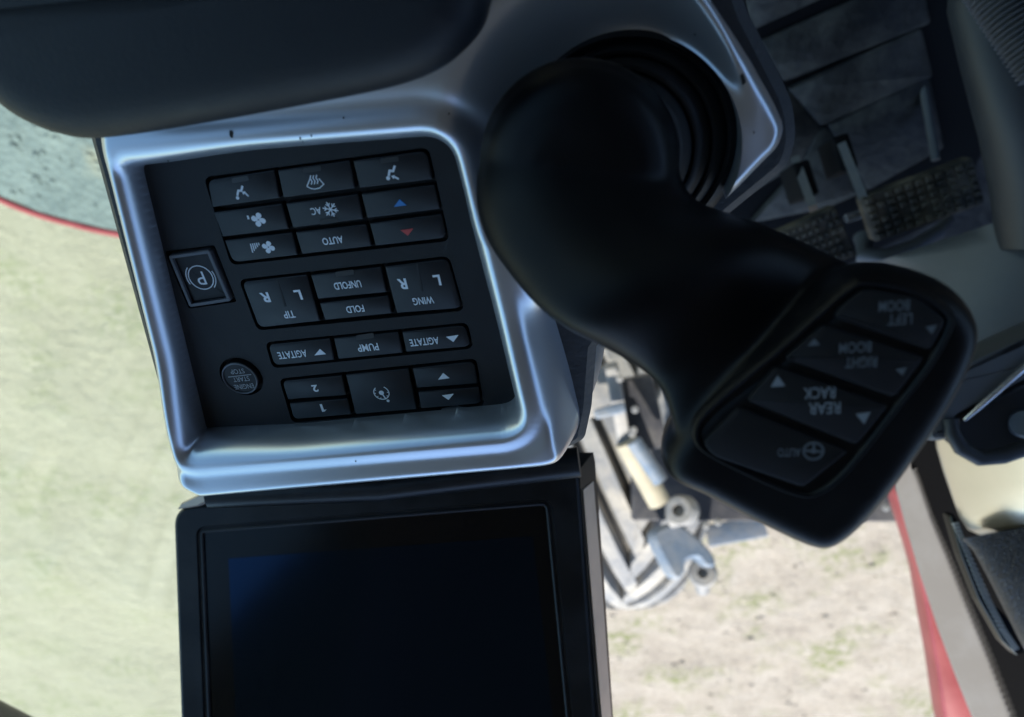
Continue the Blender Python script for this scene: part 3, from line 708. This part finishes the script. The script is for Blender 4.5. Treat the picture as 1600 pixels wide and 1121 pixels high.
def pedal(label, quad, z, armpts, arm_z):
    pl = Plane(P(sum(p[0] for p in quad)/4, sum(p[1] for p in quad)/4, z), RT*.95-DN*.3-FW*.05, DN*.94+RT*.3+FW*.38)
    th = thing('foot_pedal', label, 'pedal', pl.hit(sum(p[0] for p in quad)/4, sum(p[1] for p in quad)/4, -.02), 'foot pedals under the steering column')
    uv = round_poly(pl.uvs(quad), .004, 4)
    pad = MB(); pad.add(*solid(pl, uv, [(0,-.012), (0,-.002), (.0015,0)]))
    pad.build('pad', M['pedal'], th, 35)
    Q = [Vector(p) for p in pl.uvs(quad)]; kn = MB(); nu, nv = 11, 6
    for i in range(nu):
        for j in range(nv):
            a = (i+.6)/(nu+.2); b = (j+.7)/(nv+.4)
            if random.random() < .06: continue
            p = Q[0]*(1-a)*(1-b)+Q[1]*a*(1-b)+Q[2]*a*b+Q[3]*(1-a)*b
            e1 = (Q[1]-Q[0])/nu*.34; e2 = (Q[3]-Q[0])/nv*.34
            kn.add(*solid(pl, [tuple(p-e1-e2), tuple(p+e1-e2), tuple(p+e1+e2), tuple(p-e1+e2)], [(0,-.001), (.0004,.0025), (.001,.0032)]))
    kn.build('tread_studs', M['pedal'], th, 30, False)
    am = MB(); pts = [P(x, y, zz) for (x, y), zz in zip(armpts, arm_z)]
    for a, b in zip(pts[:-1], pts[1:]):
        d = b-a; t = d.normalized(); s_ = t.cross((CAM-a).normalized()).normalized(); u_ = t.cross(s_)
        am.add(*box((a+b)/2, t*(d.length/2), s_*.0045, u_*.016))
    am.build('arm', M['steel_dark'], th, 30, False)
    return th
pedal('wide studded foot pedal with long arm nearest the column', [(1345,310),(1520,245),(1541,318),(1368,379)], .76, [(1352,318),(1318,232)], (.77,.79))
pedal('muddy studded foot pedal half hidden behind the joystick head', [(1190,375),(1305,322),(1340,400),(1215,440)], .77, [(1272,330),(1245,255)], (.78,.80))
tag(mesh('cross_rod', *tube([P(1322, 342, .80), P(1352, 332, .80)], .005, 10), M['chrome']), 'short bright steel rod between the two foot pedals', 'rod')
tag(mesh('stop_rod', *tube([P(1443, 138, .80), P(1462, 250, .79)], .0045, 10), M['cowl']), 'thin grey rod standing on the mat above the wide pedal', 'rod')
for x, y, lb in ((1308,246,'dark upright bracket beside the long arm of the wide pedal'),(1248,286,'dark upright bracket beside the arm of the half hidden muddy pedal')):
    v, f = box(P(x, y, .80), wd(.95,-.3,0)*.010, wd(.3,.95,0)*.020, wd(0,0,1)*.02)
    tag(bevel(mesh('pedal_bracket', v, f, M['groove'], None, 30, False), .003), lb, 'bracket', 'brackets beside the foot pedals')

# ------------------------------------------------------------------ steering column
colm = thing('steering_column', 'grey steering column with silver edged pocket, champagne panel and black leather foot', 'steering column', PZ(1580, 300, FZ))
def loft(stations, name, m, th=.05, parent=colm, nseg=14, ang=60, ex=1.0):
    """stations: ((left px), (right px), depth); a bulging body between two outlines, thick behind"""
    rs = []
    for (l, r, zl, zr, bulge) in stations:
        a = P(*l, zl); b = P(*r, zr); c0 = (a+b)/2; d = (CAM-c0).normalized(); x = (b-a)/2
        ring = [c0 - x*math.cos(t) + d*(bulge*math.sin(t)**ex) for t in [math.pi*k/nseg for k in range(nseg+1)]]
        ring += [b-d*th, a-d*th]
        rs.append(ring)
    return mesh(name, *rings(rs), m, parent, ang)
loft([((1486,-60),(1680,-60),.62,.6,.03), ((1479,20),(1680,20),.63,.6,.035), ((1500,110),(1680,120),.64,.61,.04), ((1528,215),(1690,225),.66,.62,.04), ((1545,300),(1700,310),.68,.63,.035), ((1556,390),(1700,390),.69,.64,.03)], 'lower_cowl', M['cowl_dark'])
loft([((1352,415),(1700,300),.80,.64,.02), ((1372,412),(1700,360),.80,.66,.045), ((1400,420),(1700,420),.79,.66,.05), ((1400,480),(1700,470),.78,.66,.05), ((1415,560),(1700,500),.76,.66,.04), ((1440,600),(1700,520),.74,.66,.03)], 'upper_cowl', M['cowl'], .03)
# raised foot rim (the curved lip under the pedals)
rim = [P(1350, 372, .86), P(1352, 400, .84), P(1385, 402, .83), P(1430, 385, .82), P(1468, 362, .82), P(1482, 345, .82), P(1478, 330, .83)]
mesh('foot_rim', *tube(rim, [.012,.012,.010,.009,.008,.006,.004], 12), M['cowl'], colm, 60)
# pocket plane
CP = Plane(P(1560, 690, .62), RT*.86-DN*.45-FW*.2, DN*.9+RT*.4-FW*.1)
CQ = Plane(P(1560, 690, .572), RT, DN)
pk = round_poly(CQ.uvs([(1430,600),(1700,478),(1700,560),(1503,658),(1500,680),(1478,690),(1455,690)]), .004, 4)
mesh('pocket_hood', *solid(CQ, pk, [(0,-.04), (0,-.006), (.003,-.001), (.008,0)]), M['cowl'], colm, 45)
mesh('pocket_edge', *tube([CQ.hit(1506, 657, .001), CQ.hit(1530, 636, .003), CQ.hit(1565, 606, .004), CQ.hit(1600, 575, .005), CQ.hit(1680, 510, .005)], [.0015,.0024,.0028,.003,.003], 12), M['chrome'], colm, 60)
pb = round_poly(CQ.uvs([(1490,650),(1700,500),(1700,668),(1620,690),(1560,706),(1520,704),(1496,684)], -.012), .004, 4)
mesh('pocket_back', *solid(CQ, pb, [(0,-.04), (0,-.012)]), M['well'], colm, 45)
mesh('pocket_knob', *lathe(CQ.hit(1600, 662, -.012), (CAM-CQ.hit(1597,664)).normalized(), [(.012,0),(.012,.006),(.010,.009),(.001,.010)], 24), M['rim'], colm, 50)
mesh('pocket_lip', *tube([CQ.hit(1484, 655, .0), CQ.hit(1487, 675, .001), CQ.hit(1502, 700, .002), CQ.hit(1530, 716, .003), CQ.hit(1565, 713, .003), CQ.hit(1620, 694, .004), CQ.hit(1680, 675, .004)], .0065, 12), M['cowl_dark'], colm, 60)
# champagne panel below the pocket: bulging sheet
pan_l = [((1463,672),(1700,640)),((1466,700),(1700,665)),((1476,735),(1700,695)),((1490,775),(1700,740)),((1502,808),(1700,780)),((1515,828),(1700,808)),((1535,838),(1700,812))]
rs = []
for i, (l, r) in enumerate(pan_l):
    a = P(*l, .70); b = P(*r, .70-.094*(r[0]-l[0])/137); c0 = (a+b)/2; x = (b-a)/2; d = (x.cross(DN)).normalized(); d = d if d.dot(CAM-c0) > 0 else -d
    f_ = 1-.6*max(0, (i-4)/2)**2
    rs.append([c0-x*math.cos(t)+d*(.010*f_*math.sin(t)**.7) for t in [math.pi*k/20 for k in range(21)]]+[b-d*.02, a-d*.02])
mesh('champagne_panel', *rings(rs), M['ivory'], colm, 60)
# leather section
lt = [((1503,842),(1700,806)),((1522,862),(1700,840)),((1545,905),(1700,900)),((1565,945),(1710,960)),((1585,985),(1720,1010)),((1603,1020),(1730,1060))]
rs = []
for i, (l, r) in enumerate(lt):
    a = P(*l, .66); b = P(*r, .62); c0 = (a+b)/2; x = (b-a)/2; d = (CAM-c0).normalized(); q_ = .014+.012*min(1, i/2)
    rs.append([c0-x*math.cos(t)+d*(q_*math.sin(t)**.7) for t in [math.pi*k/20 for k in range(21)]]+[b-d*.03, a-d*.03])
mesh('leather_cover', *rings(rs), M['leather'], colm, 60)
# ribbed bellows at the top of the column
bl = MB(); A0, A1 = P(1560, -40, .55), P(1640, 108, .54)
rs = []
for k in range(41):
    t = k/40; c0 = A0.lerp(A1, t); r = .022+.0024*math.cos(k*math.pi)-.006*t
    ax = (A1-A0).normalized(); a = ax.cross(FW).normalized(); b = ax.cross(a)
    c0 = c0+a*(-.004)
    rs.append([c0+a*(r*math.cos(2*math.pi*j/24))+b*(r*math.sin(2*math.pi*j/24)) for j in range(24)])
mesh('ribbed_gaiter', *rings(rs), M['cowl'], colm, 20)

# ribbed lever standing beside the column
lev = thing('column_lever', 'long black lever with fine ribs along its edge beside the leather cover', 'lever', P(1590, 1020, .70))
LP = Plane(P(1530, 900, .70), RT*.45+DN*.9, RT*.9-DN*.45)
lu = round_poly(LP.uvs([(1484,806),(1491,803),(1500,815),(1550,940),(1600,990),(1606,1018),(1590,1026),(1568,1004),(1530,938),(1502,868)]), .002, 3)
mesh('blade', *solid(LP, lu, [(0,-.012), (0,-.002), (.0012,0)]), M['screen'], lev, 40)
rb = MB(); La = [(1488,818),(1506,862),(1531,925),(1562,985),(1584,1018)]; Lb = [(1496,816),(1517,868),(1547,936),(1572,985),(1592,1014)]
def along(L, t):
    t *= len(L)-1; i = min(int(t), len(L)-2); f_ = t-i; return (L[i][0]*(1-f_)+L[i+1][0]*f_, L[i][1]*(1-f_)+L[i+1][1]*f_)
for k in range(34):
    a0, a1 = along(La, k/34), along(La, (k+.55)/34); b0_, b1_ = along(Lb, k/34), along(Lb, (k+.55)/34)
    rb.add(*solid(LP, LP.uvs([a0, b0_, b1_, a1]), [(0,-.001), (0,.0016)]))
rb.build('rib_strip', M['rib'], lev, 30, False)

# ------------------------------------------------------------------ dash pillar with frit band, black trim, red body edge
fr = Plane(P(1470, 940, .86), RT*.35+DN*.93-FW*.1, RT*.93-DN*.35-FW*.25)
fz = thing('windscreen_pillar', 'black and grey windscreen pillar with dotted edge beside the column', 'pillar', fr.hit(1560, 1121, -.03))
L1 = [(1345,560),(1372,660),(1401,762),(1418,826),(1440,900),(1470,990),(1496,1060),(1524,1130),(1570,1240)]
R1 = [(1378,560),(1404,660),(1428,744),(1449,806),(1480,880),(1512,960),(1545,1040),(1580,1130),(1630,1240)]
bd = fr.uvs(L1+R1[::-1])
mesh('grey_band', *solid(fr, bd, [(0,-.008), (0,-.001), (.0006,0)]), M['frit'], fz, 40)
blk = fr.uvs(R1+[(1760,1240),(1700,700),(1560,560)], -.004)
mesh('black_trim', *solid(fr, blk, [(0,-.04), (0,-.0045), (.002,-.0035)]), M['trim_black'], fz, 40)
dots = MB(); R1v = [Vector(p) for p in R1]
for row in range(4):
    for k in range(150):
        t = k/150; x, y = along(R1, t); x2, y2 = along(L1, t)
        tt = -.01+row*.075+(.0 if k % 2 else .03)
        px, py = x+(x-x2)*tt*1.0, y+(y-y2)*tt
        r = .00165*(1-.2*row)
        if y < 735: continue
        c0 = fr.uv(px, py, -.001)
        dots.add(*solid(fr, circ(c0, r, 6), [(0,-.004), (0,.0006)]) if row == 0 else solid(fr, circ(c0, r*.8, 6), [(0,-.0045), (0,-.0024)]))
dd_ = dots.build('frit_dots', M['frit'], fz, 30, False); dd_['kind'] = 'stuff'
RB = Plane(P(1440, 900, 1.1), RT*.3+DN*.95, RT*.95-DN*.3-FW*.2)
rd = RB.uvs([(1394,755),(1399,752),(1460,880),(1520,1010),(1575,1135),(1620,1240),(1500,1240),(1476,1130),(1463,1040),(1450,970),(1438,900),(1424,852),(1404,790)])
tag(mesh('red_body_panel', *solid(RB, rd, [(0,-.05), (0,-.006), (.003,-.001), (.006,0)]), M['red'], None, 50), 'red painted body panel edge beside the grey windscreen pillar', 'body panel')

# ------------------------------------------------------------------ outside: ground
gm = MB(); N_ = 60
bm = D.meshes.new('ground')
s = 60.0
gv = []; gf = []
xs = [-60,-20,-8]+[-4+i*.1 for i in range(81)]+[8,20,60]; ys = [-60,-20,-6,-2]+[-1+i*.1 for i in range(81)]+[12,25,60]
for y in ys:
    for x in xs:
        inside = abs(x) < 4.1 and -1.1 < y < 7.1
        z = (noise.noise(Vector((x*1.3, y*1.3, 0)))*.05+noise.noise(Vector((x*4, y*4, 3)))*.025) if inside else 0
        gv.append((x, y, z-.03))
nx = len(xs)
for j in range(len(ys)-1):
    for i in range(nx-1): gf.append((j*nx+i, j*nx+i+1, (j+1)*nx+i+1, (j+1)*nx+i))
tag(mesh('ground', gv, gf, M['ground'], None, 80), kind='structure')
# loose clods: nobody could count them
cl = MB(); ico = bmesh.new(); bmesh.ops.create_icosphere(ico, subdivisions=1, radius=1); iv = [v.co.copy() for v in ico.verts]; fi_ = [tuple(v.index for v in f.verts) for f in ico.faces]; ico.free()
for k in range(1100):
    x, y = random.uniform(-2.2, .3), random.uniform(.9, 4.6); r = random.choice((.005,.006,.008,.010,.013,.02))*random.uniform(.7,1.3)
    if (-.75 < x < .1 and y < 2) or x > .3: continue
    z0 = noise.noise(Vector((x*1.3, y*1.3, 0)))*.05+noise.noise(Vector((x*4, y*4, 3)))*.025-.03
    sx, sy, sz = (random.uniform(.7,1.3) for _ in range(3))
    cl.add([Vector((x+v.x*r*sx*random.uniform(.85,1.15), y+v.y*r*sy, z0+v.z*r*.4*sz+r*.05)) for v in iv], fi_)
tag(cl.build('soil_clods', M['ground'], None, 60), kind='stuff')

# ------------------------------------------------------------------ front wheel
TC = Vector((-.325, 1.40, .635)); TR_ = .585; TWd = .21
wh = thing('tractor_tyre', 'dusty tractor tyre with deep chevron lugs on the bare soil outside', 'tyre', Vector((TC.x, TC.y, 0)))
prof = [(-.19,.33),(-.205,.40),(-.205,.47),(-.19,.53),(-.15,.562),(-.08,.578),(0,.584),(.08,.578),(.15,.562),(.19,.53),(.205,.47),(.205,.40),(.19,.33)]
n = 72; rs = []
for x, r in prof: rs.append([TC+Vector((x, r*math.cos(2*math.pi*k/n), r*math.sin(2*math.pi*k/n))) for k in range(n)])
mesh('carcass', *rings(rs, True, False, False), M['tyre'], wh, 60)
def tp(x, a, dr):                # point on the tread: across x, angle a, raised by dr
    r = .584-.55*max(0, abs(x)-.06)**2*6
    return TC+Vector((x, (r+dr)*math.cos(a), (r+dr)*math.sin(a)))
lug = MB(); NL = 22
for side_ in (-1, 1):
    for k in range(NL):
        a0 = 2*math.pi*(k+(.5 if side_ > 0 else 0))/NL
        secs = []
        for i in range(7):
            t = i/6; x = side_*(-.012+.212*t); ang = a0+.74*t+.05*t*t; hw = .098-.008*t
            dr = .042 if i < 6 else .02
            secs.append([tp(x, ang-hw*1.25, -.01), tp(x, ang-hw*.8, dr), tp(x, ang+hw*.8, dr), tp(x, ang+hw*1.25, -.01)])
        lug.add(*rings(secs))
lug.build('tread_lugs', M['lug'], wh, 40)
rm = MB(); rm.add(*lathe(TC-Vector((.18,0,0)), Vector((1,0,0)), [(.001,.05),(.12,.05),(.14,.1),(.25,.12),(.32,.02),(.345,0),(.345,.36),(.32,.34),(.25,.24),(.001,.24)], 48))
rm.build('rim', M['steel_pale'], wh, 40)

# ------------------------------------------------------------------ front axle and steering gear next to the wheel
ax = thing('front_axle', 'dusty steel axle with hydraulic steering linkage and dark chassis beam by the tyre', 'axle', Vector((-.6, 1.2, 0)))
def bar(name, a, b, wx, th_, m, bv=.004):
    d = (b-a); t = d.normalized(); vv = (CAM-(a+b)/2).normalized(); s_ = t.cross(vv).normalized(); u_ = t.cross(s_)
    o = mesh(name, *box((a+b)/2, t*(d.length/2), s_*wx, u_*th_), m, ax, smooth=False); return bevel(o, bv)
bar('chassis_beam', P(985, 748, 1.78), P(1460, 748, 1.72), .100, .05, M['chassis'])
bar('mounting_plate', P(925, 575, 1.5), P(935, 650, 1.5), .043, .02, M['steel_pale'])
bar('upright', P(955, 570, 1.45), P(975, 690, 1.5), .014, .02, M['steel_pale'])
bar('gearbox', P(985, 590, 1.55), P(1010, 700, 1.55), .046, .04, M['chassis'])
bar('cross_plate', P(930, 648, 1.42), P(975, 636, 1.42), .010, .02, M['steel_blue'])
mesh('tan_sleeve', *tube([P(978, 690, 1.48), P(1030, 785, 1.5)], .024, 16), M['tan'], ax, 50)
mesh('cylinder_rod', *tube([P(990, 690, 1.42), P(1012, 722, 1.42), P(1032, 752, 1.42)], .016, 14), M['steel_blue'], ax, 50)
mesh('knuckle', *lathe(P(1066, 798, 1.6), (CAM-P(1066, 798, 1.6)).normalized()+Vector((.4,0,0)), [(.014,-.026),(.029,-.026),(.034,-.017),(.034,.017),(.029,.026),(.014,.026),(.014,-.017)], 24), M['steel_pale'], ax, 50)
mesh('ball_joint', *tube([P(1046, 815, 1.62), P(1062, 806, 1.61), P(1074, 784, 1.62)], [.018,.025,.015], 14), M['steel_pale'], ax, 60)
BP = Plane(P(1070, 860, 1.62), RT*.86+DN*.5, DN*.86-RT*.5-FW*.3)
bo = spline([(1022,838),(1040,822),(1062,820),(1092,842),(1114,866),(1118,884),(1104,886),(1090,872),(1072,878),(1070,896),(1058,906),(1042,884)], 4)
mesh('steering_bracket', *solid(BP, BP.uvs(bo), [(0,-.05), (0,-.006), (.006,0)]), M['steel_blue'], ax, 40)
mesh('pin_nut', *lathe(P(1098, 896, 1.66), (CAM-P(1098,896,1.66)).normalized(), [(.001,-.03),(.03,-.03),(.034,-.01),(.034,.01),(.028,.018),(.012,.02),(.011,.006),(.001,.006)], 18), M['steel_pale'], ax, 40)
mesh('grease_pipe', *tube([P(1096, 905, 1.7), P(1098, 922, 1.72)], .018, 12), M['steel_pale'], ax, 50)
bar('blue_plate', P(1105, 838, 2.0), P(1195, 822, 2.0), .03, .012, M['steel_blue'])
for x, y in ((968,592),(992,640),(990,672),(988,678),(1103,821),(1122,816),(1384,793)):
    mesh('bolt', *lathe(P(x, y, 1.42), (CAM-P(x, y, 1.42)).normalized(), [(.001,0),(.008,0),(.008,.008),(.006,.011),(.001,.012)], 6), M['steel_pale'], ax, 30)

# ------------------------------------------------------------------ gritty mudguard with red edge outside the door
MG = Plane(Vector((1.0,.35,1.25)), Vector((-1,0,.05)), Vector((0,1,-.1)))
arcp = [(-160,195),(-80,262),(0,308),(60,332),(110,346),(165,359),(260,374),(380,385),(520,382),(700,366)]
mgd = thing('mudguard', 'grit covered grey mudguard with thin red edge outside the door window', 'mudguard', MG.hit(80, 260, -.02))
mu = MG.uvs(arcp+[(700,-60),(-160,-60)])
mesh('mudguard_top', *solid(MG, resample(mu, .05), [(0,-.015), (0,-.003), (.003,0)]), M['grit'], mgd, 40)
mesh('red_edge', *tube([MG.hit(x, y+3, -.004) for x, y in spline(arcp, 4)[:-3]], .0075, 10), M['red'], mgd, 60)
gs = MB()
for k in range(90):
    x, y = random.uniform(-40, 240), random.uniform(120, 350)
    yy = np.interp(x, [p[0] for p in arcp], [p[1] for p in arcp])
    if y > yy-8: continue
    c0 = MG.hit(x, y, 0); r = random.choice((.004,.005,.006,.009))*random.uniform(.7,1.2)
    gs.add([c0+Vector((v.x*r*random.uniform(.8,1.2), v.y*r*random.uniform(.8,1.2), v.z*r*.5)) for v in iv], fi_)
go = gs.build('grit_stones', M['grit'], mgd, 60); go['kind'] = 'stuff'
tag(mesh('door_pillar', *tube([P(-900, 660, .62), P(-80, 1098, .62), P(0, 1139, .62), P(60, 1170, .62), P(140, 1212, .62), P(620, 1460, .62)], .018, 16), M['cowl_dark'], None, 60), 'dark grey cab frame tube crossing the bottom left corner over the pale ground', 'cab frame')

# ------------------------------------------------------------------ glass
dg_ = mesh('door_window', *box(Vector((.36, .15, 2.35)), Vector((.002,0,0)), Vector((0,1.02,0)), Vector((0,0,.72))), M['door_glass'], None, smooth=False)
tag(dg_, 'green tinted door window over the pale ground left of the console', 'window')

# ------------------------------------------------------------------ unseen cab roof and walls, added to shade the console
RFP = Plane(Vector((0,0,3.22)), Vector((1,0,0)), Vector((0,1,0))); RFP.n = Vector((0,0,1))
rp = [(-1.35,-1.15),(.52,-1.15),(.54,-.12),(.80,.24),(.78,1.10),(.62,1.22),(-1.2,1.22),(-1.35,1.0)]  # outline flared so the screen reflects sky only near one corner
tag(mesh('unseen_cab_roof', *solid(RFP, resample(rp, .1), [(0,0), (0,.08), (.03,.11)]), M['lining']), kind='structure')
tag(abox('unseen_side_wall', (-1.36,-1.08,FZ-.06), (-1.30,1.1,2.52), M['wall']), kind='structure')  # added to keep bright sky out of the silver flank's reflection
tag(abox('unseen_rear_wall', (-1.3,-1.15,FZ-.06), (.45,-1.08,3.2), M['wall']), kind='structure')

# ------------------------------------------------------------------ light
SUN = Vector((.10, .44, .86)).normalized()
el = math.asin(SUN.z); az = math.atan2(SUN.x, SUN.y)
wo = D.worlds.new('World'); SC.world = wo; wo.use_nodes = True; nt = wo.node_tree
bg = nt.nodes['Background']; sk = nt.nodes.new('ShaderNodeTexSky'); sk.sky_type = 'NISHITA'; sk.sun_disc = False
sk.sun_elevation = el; sk.sun_rotation = az; sk.air_density = 1.0; sk.dust_density = .3; sk.ozone_density = 3.5
nt.links.new(sk.outputs[0], bg.inputs['Color']); bg.inputs['Strength'].default_value = .15
sl = D.lights.new('Sun', 'SUN'); sl.energy = 3.85; sl.angle = math.radians(.55); sl.color = (1,.955,.88)
so = D.objects.new('Sun', sl); COL.objects.link(so); so.rotation_euler = (-SUN).to_track_quat('-Z', 'Y').to_euler()
# ------------------------------------------------------------------ camera
cd = D.cameras.new('Camera'); co = D.objects.new('Camera', cd); COL.objects.link(co)
cd.sensor_width = 36; cd.lens = 36*F/1600; cd.clip_start = .01; cd.clip_end = 300
R = Matrix((RT, -DN, -FW)).transposed().to_4x4(); R.translation = CAM; co.matrix_world = R
cd.dof.use_dof = True; cd.dof.focus_distance = .312; cd.dof.aperture_fstop = cd.lens/2.9
SC.camera = co
SC.view_settings.view_transform = 'Standard'; SC.view_settings.look = 'None'; SC.view_settings.gamma = 1; SC.view_settings.use_curve_mapping = False
SC.view_settings.exposure = 1.25
SC.render.film_transparent = False
